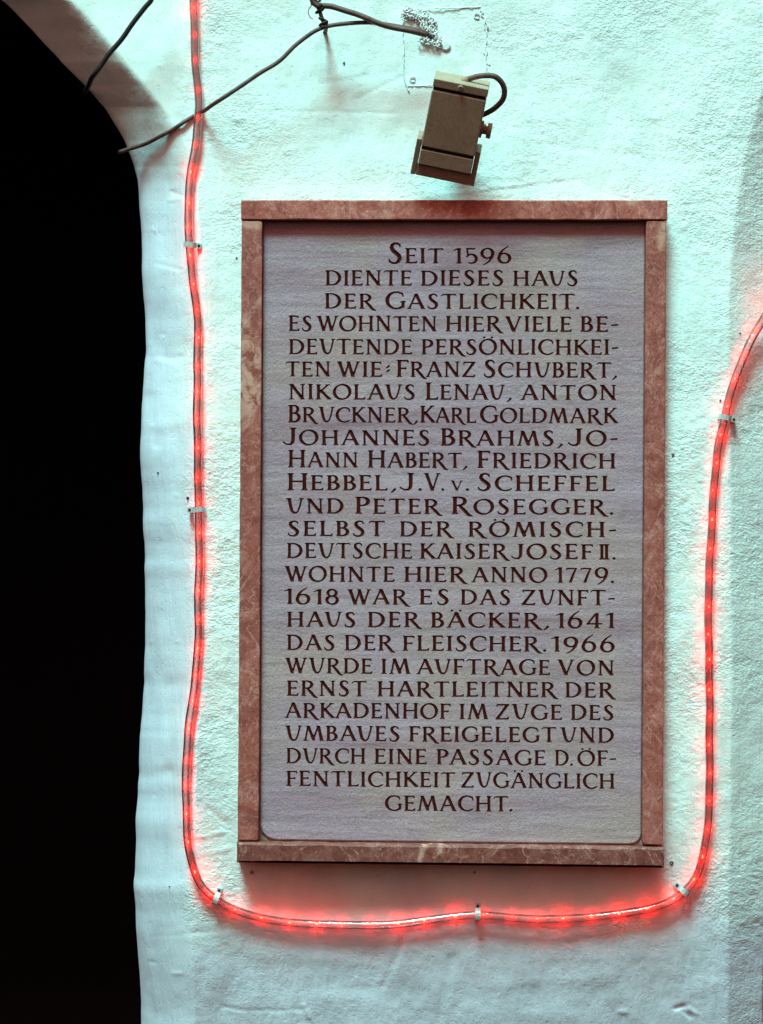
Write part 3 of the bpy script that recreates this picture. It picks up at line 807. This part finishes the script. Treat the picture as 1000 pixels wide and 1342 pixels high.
slab = mesh("stone_slab", V, F, M_SLAB, tab, False)
bpy.context.view_layer.update()
def child2(o, parent):
    o.parent = parent; o.matrix_parent_inverse = parent.matrix_world.inverted(); return o
for (V, F, txt) in letter_meshes:
    o = mesh("text_line", V, F, M_PAINT, None, False); child2(o, slab)
    t_l = txt.upper().replace('~', 'v').replace('I.', 'II.') if 'josef' in txt else txt.upper().replace('~', 'v')
    o['label'] = 'carved dark red line of text reading "%s"' % t_l

# faces must look outward (towards -y): fix normals
import bmesh
def fix_normals(o, toward=Vector((0, -1, 0))):
    bm = bmesh.new(); bm.from_mesh(o.data)
    for f in bm.faces:
        f.normal_update()
        if f.normal.dot(toward) < 0: f.normal_flip()
    bm.to_mesh(o.data); bm.free()

# ------------------------------------------------------------------ rope light
RP = [(252, -40), (253, -8), (255, 60), (260, 120), (261, 145), (257, 180), (250, 225), (247, 270), (249, 317), (252, 360), (258, 410), (259, 480), (259, 540), (259, 600), (260, 668), (262, 720), (260, 790), (259, 850), (254, 905), (248, 955),
      (244, 1010), (244, 1070), (249, 1118), (262, 1157), (284, 1179), (312, 1194), (360, 1206), (420, 1212), (500, 1212), (560, 1206), (626, 1200), (700, 1204), (770, 1203), (830, 1195),
      (872, 1184), (897, 1168), (914, 1145), (924, 1105), (930, 1040), (930, 960), (929, 880), (929, 800), (930, 735), (934, 660), (940, 600), (948, 555), (957, 515), (975, 465), (1000, 420), (1030, 372)]
def rope_pt(px, py):
    d = max(surf(px, py), surf(px - 5, py), surf(px + 5, py), surf(px, py - 5), surf(px, py + 5)) if px < 996 else surf(994, py)
    return d
ctrl = []
for k, (px, py) in enumerate(RP):
    d = rope_pt(px, min(max(py, -20), 1340)) + .0068 + .0010 * math.sin(k * 1.7)
    if px > 965: d += (px - 965) * .00035
    ctrl.append(P(px, py, d))
path = catmull(ctrl, .004)
for i, p in enumerate(path):
    s = i * .004
    p.x += .0006 * math.sin(s * 31) + .0004 * math.sin(s * 83 + 1); p.z += .0006 * math.sin(s * 37 + 2)
rope = empty("rope_light", ctrl[24], "long clear plastic rope light with glowing red bulbs looped round the tablet", "rope light")
tube("tube", path, .0056, M_TUBE, rope, 16)
tube("core", path, .0030, M_CORE, rope, 10)
fr = frames(path)
for s in (-1, 1):
    wp = []
    for i, (p, (t, n_, b_)) in enumerate(zip(path, fr)):
        tw = .35 * math.sin(i * .035)
        wp.append(p + (b_ * math.cos(tw) + n_ * math.sin(tw)) * s * .0038)
    tube("wire", wp, .00065, M_WIRE, rope, 6)
# bulbs: small glowing capsules every 37 mm
L_ = [0.0]
for a, b_ in zip(path[:-1], path[1:]): L_.append(L_[-1] + (b_ - a).length)
bm_v = []; bm_f = []
cap_prof = [(-.0021, .0002), (-.0018, .0006), (-.0010, .0008), (.0010, .0008), (.0018, .0006), (.0021, .0002)]
for a, r in cap_prof:
    for k in range(8): bm_v.append(Vector((r * math.cos(2 * PI * k / 8), r * math.sin(2 * PI * k / 8), a)))
for i in range(5):
    for k in range(8): bm_f.append((i * 8 + k, i * 8 + (k + 1) % 8, i * 8 + 8 + (k + 1) % 8, i * 8 + 8 + k))
bm_f += [tuple(range(8))[::-1], tuple(40 + k for k in range(8))]
bme = bpy.data.meshes.new("bulb"); bme.from_pydata([tuple(v) for v in bm_v], [], bm_f); bmes = []
for mb in M_BULBS:
    q = bme.copy(); q.materials.append(mb); bmes.append(q)
s = .012; rr = random.Random(5)
inv = Matrix.Translation(ctrl[24]).inverted()
while s < L_[-1]:
    i = int(np.searchsorted(L_, s)); i = min(i, len(path) - 1)
    t, n_, b_ = fr[i]
    bo = bpy.data.objects.new("bulb", bmes[3] if (path[i].z > 1.13 and rr.random() < .8) else rr.choice(bmes[:3])); COL.objects.link(bo); bo.parent = rope
    rot = t.to_track_quat('Z', 'Y').to_matrix().to_4x4()
    tilt = Matrix.Rotation(rr.uniform(-.2, .2), 4, 'X')
    bo.matrix_parent_inverse = inv
    bo.matrix_basis = Matrix.Translation(path[i] + n_ * rr.uniform(-.0010, .0006) + b_ * rr.uniform(-.0008, .0008)) @ rot @ tilt
    s += .0368 + rr.uniform(-.002, .002)

# ------------------------------------------------------------------ clips
def clip(px, py, ang, side, label):
    """strap across the rope; ang = direction of the strap in the picture, side = end that carries the screw"""
    # nearest rope point
    tgt = P(px, py, .01); i = min(range(len(path)), key=lambda k: (path[k].x - tgt.x) ** 2 + (path[k].z - tgt.z) ** 2)
    c = path[i]
    base = surf(px, py)
    root = empty("cable_clip", (c.x, -base, c.z), label, "clip", "metal clips holding the rope light")
    u = Vector((math.cos(R(ang)), 0, math.sin(R(ang)))) * side; v = Vector((0, -1, 0)); w_ = u.cross(v)
    hw = .0034
    pts = [(-.0085, -.0070), (-.0083, .001), (-.0070, .0052), (-.0045, .0074), (0, .0083), (.0045, .0075), (.0072, .0055), (.0085, .0015), (.0095, .0004), (.0112, -.0008), (.0185, -.0009)]
    pts = [(a * .82, h * .88) for a, h in pts]
    g = Geo(); V = []
    for (a, h) in pts:
        for o2 in (0, .0011):
            for q in (-hw, hw):
                nn = Vector((a, h)); sc = 1 + (o2 / max(nn.length, .006))
                V.append(c + u * (a * (sc if a < .0074 else 1)) + v * (h * sc if a < .0074 else h + o2) + w_ * q)
    F = []
    n = len(pts)
    for k in range(n - 1):
        b0 = k * 4; b1 = b0 + 4
        F += [(b0, b0 + 1, b1 + 1, b1), (b0 + 2, b1 + 2, b1 + 3, b0 + 3), (b0, b1, b1 + 2, b0 + 2), (b0 + 1, b0 + 3, b1 + 3, b1 + 1)]
    F += [(0, 2, 3, 1), (4 * n - 4, 4 * n - 3, 4 * n - 1, 4 * n - 2)]
    o = mesh("strap", V, F, M_CLIP, None, False)
    bpy.context.view_layer.update(); child2(o, root)
    # foot block under the screw end, and the screw head
    g = Geo(); 
    cc = c + u * .0122
    a0 = -.0042; back = -.012
    crn = [cc + u * (sx * .0030) + w_ * (sz * hw * .96) + v * hh for hh in (-.0010, back) for (sx, sz) in ((-1, 1), (1, 1), (1, -1), (-1, -1))]
    g.add(crn, [(0, 1, 2, 3), (7, 6, 5, 4), (0, 4, 5, 1), (1, 5, 6, 2), (2, 6, 7, 3), (3, 7, 4, 0)])
    fo = g.build("foot", M_CLIP, None, False); child2(fo, root)
    g = Geo(); ringv = []
    for (r, h) in ((.0019, .0000), (.0018, .0009), (.0010, .0013), (.0003, .0012)):
        for k in range(10): ringv.append(cc + (u * math.cos(2 * PI * k / 10) + w_ * math.sin(2 * PI * k / 10)) * r + v * h)
    ff = [(i * 10 + k, i * 10 + (k + 1) % 10, i * 10 + 10 + (k + 1) % 10, i * 10 + 10 + k) for i in range(3) for k in range(10)] + [tuple(30 + k for k in range(10))]
    g.add(ringv, ff); sc_ = g.build("screw", M_SCREW, None, True); child2(sc_, root)
clip(249, 317, -4, 1, "metal clip on the left run of rope light beside the top of the frame")
clip(260, 668, 2, -1, "metal clip half way down the left run with its screw on the left")
clip(284, 1179, 72, 1, "metal clip at the lower left bend below the frame corner")
clip(626, 1200, 88, 1, "metal clip in the middle of the bottom run under the tablet")
clip(897, 1168, 140, 1, "metal clip at the lower right bend of the rope light")
clip(947, 545, -12, 1, "metal clip high on the right run where the rope light turns away")

# ------------------------------------------------------------------ floodlight
# own frame: u along the width, a along the body (down), q out of the back face (towards the viewer)
FC = P(594.5, 161, .060)
rotI = R(-11.5)   # clockwise in the picture
pitch = R(25)     # top end tipped towards the viewer
u = Vector((math.cos(rotI), 0, math.sin(rotI)))
a_img = Vector((math.sin(rotI), 0, -math.cos(rotI)))
a = (a_img * math.cos(pitch) + Vector((0, 1, 0)) * math.sin(pitch)).normalized()
q_ = a.cross(u) if a.cross(u).y < 0 else u.cross(a)
fl = empty("floodlight", P(594, 200, surf(594, 200)), "small tilted metal floodlight mounted above the top edge of the tablet", "lamp")
def LB(name, u0, u1, a0, a1, q0, q1, mat, bev=.0012, taper=0.0, parent=None):
    c = []
    for q in (q1, q0):
        for (uu, aa) in ((u0, a0), (u1, a0), (u1 - (taper), a1), (u0 + taper, a1)):
            c.append(FC + u * (uu / 1000) + a * (aa / 1000) + q_ * (q / 1000))
    v, f = hexa(c)
    o = mesh(name, v, f, mat, None, False); bpy.context.view_layer.update(); child2(o, parent or fl)
    if bev: bevel(o, bev)
    return o
hd = LB("housing", -35.2, 35.2, -41, 34, -26, 16, M_LAMP, .0016)
LB("end_cap", -35.4, 35.4, -56, -45, -26, 16.3, M_LAMP, .0012)
LB("gasket", -34, 34, -45.4, -40.6, -25, 14.5, M_GAP, 0)
LB("gasket", -34, 34, 33.6, 38.4, -25, 14.5, M_GAP, 0)
LB("front_bezel", -34.6, 34.6, 38, 58, -26, 15.6, M_LAMP, .0012)
# hood: open channel round the lower end
g = Geo()
def slabq(u0, u1, a0, a1, q0, q1):
    c = []
    for q in (q1, q0):
        for (uu, aa) in ((u0, a0), (u1, a0), (u1, a1), (u0, a1)): c.append(FC + u * (uu / 1000) + a * (aa / 1000) + q_ * (q / 1000))
    g.add(*hexa(c))
slabq(-42, -35.6, 26, 74, -28, 12)
slabq(35.6, 42, 28, 74, -28, 12)
slabq(-35.4, 35.4, 58.6, 74, 6, 11.8)
o = g.build("hood", M_LAMP2, None, False); bpy.context.view_layer.update(); child2(o, fl); bevel(o, .001)
LB("lens", -33, 33, 58, 60, -25, 4, M_LGLASS, 0)
def lathe_at(name, c, ax, prof, mat, seg=20, parent=None):
    ax = ax.normalized(); e1 = ax.orthogonal().normalized(); e2 = ax.cross(e1); v = []; f = []
    for (h, r) in prof:
        for k in range(seg): v.append(c + ax * h + (e1 * math.cos(2 * PI * k / seg) + e2 * math.sin(2 * PI * k / seg)) * r)
    for i in range(len(prof) - 1):
        for k in range(seg): f.append((i * seg + k, i * seg + (k + 1) % seg, i * seg + seg + (k + 1) % seg, i * seg + seg + k))
    f += [tuple(range(seg))[::-1], tuple((len(prof) - 1) * seg + k for k in range(seg))]
    o = mesh(name, v, f, mat, None, False); bpy.context.view_layer.update()
    if parent: child2(o, parent)
    return o
lathe_at("screw", FC + a * -.0505 + q_ * .0160, q_, [(0, .0034), (.0014, .0034), (.0022, .0028), (.0022, .0014), (.0008, .0012)], M_LAMP, 14, fl)
kc = FC + u * .0352 + a * .002 + q_ * -.004
lathe_at("knob", kc, u, [(0, .011), (.003, .0115), (.0035, .006), (.0085, .0055), (.0088, .0100), (.0140, .0102), (.0146, .0092)], M_LAMP2, 18, fl)
# bracket to the wall
for sgn in (-1, 1):
    c0 = FC + u * (sgn * .0365) + a * .002 + q_ * -.004
bp = [FC + u * .037 + a * .002 + q_ * -.008, FC + u * .037 + a * .004 + q_ * -.030, FC + u * .020 + a * .006 + q_ * -.040, FC + a * .006 + q_ * -.044]
tube("bracket_arm", catmull(bp, .004), .0045, M_LAMP2, None, 8); o = bpy.data.objects["bracket_arm"]; bpy.context.view_layer.update(); child2(o, fl)
mc = FC + a * .006 + q_ * -.040; wy = -surf(594, 166)
lathe_at("wall_mount", Vector((mc.x, wy + .004, mc.z)), Vector((0, -1, 0)), [(0, .020), (.010, .020), (.013, .016), (abs(wy + .004 - mc.y) + .004, .010)], M_LAMP2, 20, fl)
# supply lead looping from the top cap to the back
lp = [FC + u * .006 + a * -.058 + q_ * -.004, FC + u * .022 + a * -.0665 + q_ * -.001, FC + u * .040 + a * -.070 + q_ * .002, FC + u * .053 + a * -.060 + q_ * .001, FC + u * .056 + a * -.044, FC + u * .047 + a * -.027 + q_ * -.006, FC + u * .034 + a * -.014 + q_ * -.014, FC + u * .026 + a * -.010 + q_ * -.024]
o = tube("lead", catmull(lp, .002), .0036, M_CABLE, None, 12); bpy.context.view_layer.update(); child2(o, fl)
lathe_at("cable_gland", FC + u * .004 + a * -.0560 + q_ * -.004, u * .8 - a * .5, [(-.004, .0052), (.003, .0052), (.004, .0044)], M_LAMP2, 14, fl)

# ------------------------------------------------------------------ cover plate
sP = max(surf(x, y) for x in (535, 560, 585, 610, 632) for y in (15, 40, 65, 90, 108))
pl_root = empty("junction_cover", P(583, 112, surf(583, 112)), "painted-over square junction box cover high on the wall above the floodlight", "cover plate")
PC = [(530, 16), (632, 9.5), (636, 106), (534, 113.5)]
def plate_pt(s_, t2, d): 
    x = (PC[0][0] * (1 - s_) + PC[1][0] * s_) * (1 - t2) + (PC[3][0] * (1 - s_) + PC[2][0] * s_) * t2
    y = (PC[0][1] * (1 - s_) + PC[1][1] * s_) * (1 - t2) + (PC[3][1] * (1 - s_) + PC[2][1] * s_) * t2
    return P(x, y, d)
n = 50; V = []; F = []
for i in range(n + 1):
    for j in range(n + 1):
        s_, t2 = j / n, i / n
        e = min(s_, 1 - s_, t2, 1 - t2) * 100
        p0 = plate_pt(s_, t2, 0); px, py = 500 + (p0.x - .5) * 1000, 671 - (p0.z - .671) * 1000
        base = float(-wall_base(np.array([px]), np.array([py]))[0])
        d = base + .0024 - .0042 * max(0, 1 - e / 1.8) ** 2 + .0002 * float(fbm(np.array([px / 8]), np.array([py / 8]), 4, 2)[0])
        V.append(plate_pt(s_, t2, d))
for i in range(n):
    for j in range(n): F.append((i * (n + 1) + j, (i + 1) * (n + 1) + j, (i + 1) * (n + 1) + j + 1, i * (n + 1) + j + 1))
o = mesh("plate", V, F, M_PLATE, None, True); child2(o, pl_root)
def pd(px, py): return float(-wall_base(np.array([float(px)]), np.array([float(py)]))[0]) + .0024
for (px, py) in ((541, 104), (625, 21)):
    c = P(px, py, pd(px, py) - .0002)
    pts = [c + Vector((math.cos(x_) * .0036, 0, math.sin(x_) * .0036)) for x_ in np.linspace(.4, 5.6, 16)]
    o = tube("screw_rim", pts, .0009, M_PLATE, None, 8); bpy.context.view_layer.update(); child2(o, pl_root)
lathe_at("round_plug", P(584, 60, pd(584, 60) - .001), Vector((0, -1, 0)), [(0, .0066), (.002, .0064), (.0028, .0052)], M_PLATE, 20, pl_root)
# ridges of old paint along the rim of the plate
rg = random.Random(8)
g = Geo()
def squig(x0, y0, x1, y1, amp, r, nseg=14):
    pts = []
    for k in range(nseg + 1):
        t = k / nseg; x = x0 + (x1 - x0) * t + rg.uniform(-amp, amp); y = y0 + (y1 - y0) * t + rg.uniform(-amp, amp)
        pts.append(P(x, y, pd(x, y) - .0012 + rg.uniform(0, .0012)))
    v, f = tube_geo(catmull(pts, .0015), r / 1000, 6); g.add(v, f)
squig(528, 22, 529, 100, .7, 1.0, 24); squig(529, 100, 536, 120, 1.0, 1.1, 6); squig(534, 113, 570, 112, .4, .7, 12)
squig(636, 22, 638, 100, 1.4, .9, 26); squig(630, 12, 640, 40, 2.2, 1.0, 10); squig(545, 12, 630, 9, .4, .7, 20); squig(634, 70, 641, 86, 1.5, .8, 6)
o = g.build("paint_ridge", M_PLATE, None); bpy.context.view_layer.update(); child2(o, pl_root)

# crumpled clear film round the cable entry
def crumple(cx, cy, w_, h_, seed, d0):
    rg = np.random.RandomState(seed); n = 16; v = []; f = []
    for i in range(n + 1):
        for j in range(n + 1):
            a0, b0 = j / n * 2 - 1, i / n * 2 - 1
            r_ = rg.uniform(-1, 1, 3)
            x = cx + w_ * (a0 * math.sqrt(max(0, 1 - b0 * b0 / 2)) + .14 * r_[0]); y = cy + h_ * (b0 * math.sqrt(max(0, 1 - a0 * a0 / 2)) + .14 * r_[1])
            dome = max(0, 1 - (a0 * a0 + b0 * b0) / 1.6)
            v.append(P(x, y, pd(x, y) - .001 + d0 * dome + .0032 * r_[2] * (.3 + dome)))
    for i in range(n):
        for j in range(n): k = i * (n + 1) + j; f.append((k, k + n + 1, k + n + 2, k + 1))
    return v, f
g = Geo(); rg = random.Random(21)
for (x, y, ww, hh, sd_, d0) in ((538, 18, 12, 8, 1, .002), (552, 25, 8, 7, 2, .003), (564, 32, 9, 10, 3, .003), (566, 46, 7, 10, 4, .003), (575, 56, 6, 6, 5, .002), (558, 50, 8, 5, 6, .002)):
    g.add(*crumple(x, y, ww, hh, sd_, d0))
    for k in range(9):                                   # stiff folds and curls
        ax, ay = x + rg.uniform(-ww, ww), y + rg.uniform(-hh, hh); an = rg.uniform(0, 6.28); rr_ = rg.uniform(2, 4.5); cu = rg.uniform(2.0, 5.0)
        pts = [P(ax + rr_ * math.cos(an + cu * t / 6), ay + rr_ * math.sin(an + cu * t / 6), pd(ax, ay) + d0 + rg.uniform(.0005, .0035)) for t in range(7)]
        v, f = tube_geo(catmull(pts, .0012), rg.uniform(.0005, .0010), 6); g.add(v, f)
tag(g.build("crumpled_film", M_FILM, None, False), "crumpled glossy film stuck round the cables at the cover's upper left corner", "plastic film")

# ------------------------------------------------------------------ cables
def cable(name, pts, r, mat, label, seg=10, wob=.0004):
    pp = catmull([P(x, y, d) for (x, y, d) in pts], .004)
    for i, p in enumerate(pp): p.x += wob * math.sin(i * .6); p.z += wob * math.sin(i * .47 + 1)
    o = tube(name, pp, r, mat, None, seg); return tag(o, label, "cable")
cable("cable", [(205, -40, .02), (200, -4, .016), (188, 12, .014), (160, 50, .010), (138, 78, .006), (122, 100, -.004), (114, 116, -.05), (112, 119, -.15), (111, 121, -.40)], .0034, M_BCABLE,
      "thick black cable running down over the arch edge at the upper left")
B = lambda x, y, o: surf(x, y) + o
cable("cable", [(156, 199.5, -.50), (157, 199, -.25), (159, 198.5, -.10), (166, 196.5, B(182, 196, .004)), (186, 190, B(190, 190, .007)), (212, 178, B(212, 178, .006)), (236, 163, B(236, 163, .005)), (262, 148, B(262, 148, .0055)), (290, 130, .015), (330, 103, .018), (368, 78, .019), (398, 50, .018), (425, 36, .017), (460, 30, .016), (500, 31, .016), (530, 36, .014), (556, 42, .010), (566, 50, .004)],
      .0028, M_CABLE, "thin brown cable sagging from the cover plate down to the arch, behind the rope light")
cable("cable", [(418, 8, .018), (436, 9, .019), (460, 16, .021), (490, 28, .022), (515, 36, .019), (540, 41, .018), (558, 45, .008)], .0038, M_CABLE,
      "short thicker brown cable between the iron hook and the cover plate")
cable("cable", [(404, -30, .026), (407, -8, .024), (412, 4, .022), (420, 9, .022)], .0036, M_CABLE, "cable stub coming down onto the iron hook at the top of the photo")
# iron hook with wire wound round it
hk = empty("iron_hook", P(424, 38, surf(424, 38)), "rusty iron hook wound with wire holding the cables at the top of the wall", "hook")
hp = [P(424, 44, surf(424, 44) - .006), P(427, 40, surf(427, 40) + .010), P(426, 34, .016), P(422, 24, .018), (P(418, 12, .019)), P(413, 2, .019), P(409, -6, .018)]
o = tube("shank", catmull(hp, .002), .0026, M_RUST, None, 10); bpy.context.view_layer.update(); child2(o, hk)
rg = random.Random(2)
for (x, y, r, tl) in ((424, 32, 5.2, .4), (423, 27, 4.8, -.5), (425, 37, 4.2, .1), (419, 15, 5.0, .6), (417, 8, 6.4, -.2), (414, 3, 6.0, .5), (412, -1, 5.5, .1)):
    pts = []
    for k in range(15):
        an = 2 * PI * k / 14 * 1.0
        pts.append(P(x, y, .018) + Vector((math.cos(an) * r / 1000, math.sin(an) * r / 1000 * .9, math.cos(an) * tl * r / 1000 + (k / 14) * .002)))
    o = tube("wire_turn", pts, .0013, M_RUST, None, 7); bpy.context.view_layer.update(); child2(o, hk)
pts = [P(409, 6, .026), P(404, 14, .026), P(406, 22, .024), P(410, 25, .024)]
o = tube("wire_end", catmull(pts, .0015), .0006, M_RUST, None, 6); bpy.context.view_layer.update(); child2(o, hk)

# ------------------------------------------------------------------ small holes and nails in the plaster
HP = [(0.0009, 1.0), (.0011, .95), (.0004, .6), (-.0006, .3)]
for (px, py, r) in ((882, 597, 2.0), (880, 1131, 2.6), (330, 1143, 2.4), (622, 1143, 1.8), (246, 653, 2.0), (207, 620, 1.4), (262, 770, 1.2), (222, 1162, 1.0), (970, 437, 1.4), (944, 525, 1.4), (451, 83, 1.6), (310, 338, 1.3)):
    c = P(px, py, surf(px, py)); c.y -= .0001
    v = []; f = []
    for (h, k_) in HP:
        for k in range(9):
            an = 2 * PI * k / 9; rr_ = r / 1000 * k_ * (1 + .15 * math.sin(3 * an + px))
            v.append(c + Vector((math.cos(an) * rr_, -h, math.sin(an) * rr_)))
    for i in range(3):
        for k in range(9): f.append((i * 9 + k, i * 9 + (k + 1) % 9, i * 9 + 9 + (k + 1) % 9, i * 9 + 9 + k))
    f.append(tuple(27 + k for k in range(9)))
    o = mesh("nail_head", v, f, M_HOLE, None, False); child2(o, wall)

for o in bpy.data.objects:
    if o.type == 'MESH' and o.name.startswith(("stone_slab", "text_line")):
        pass
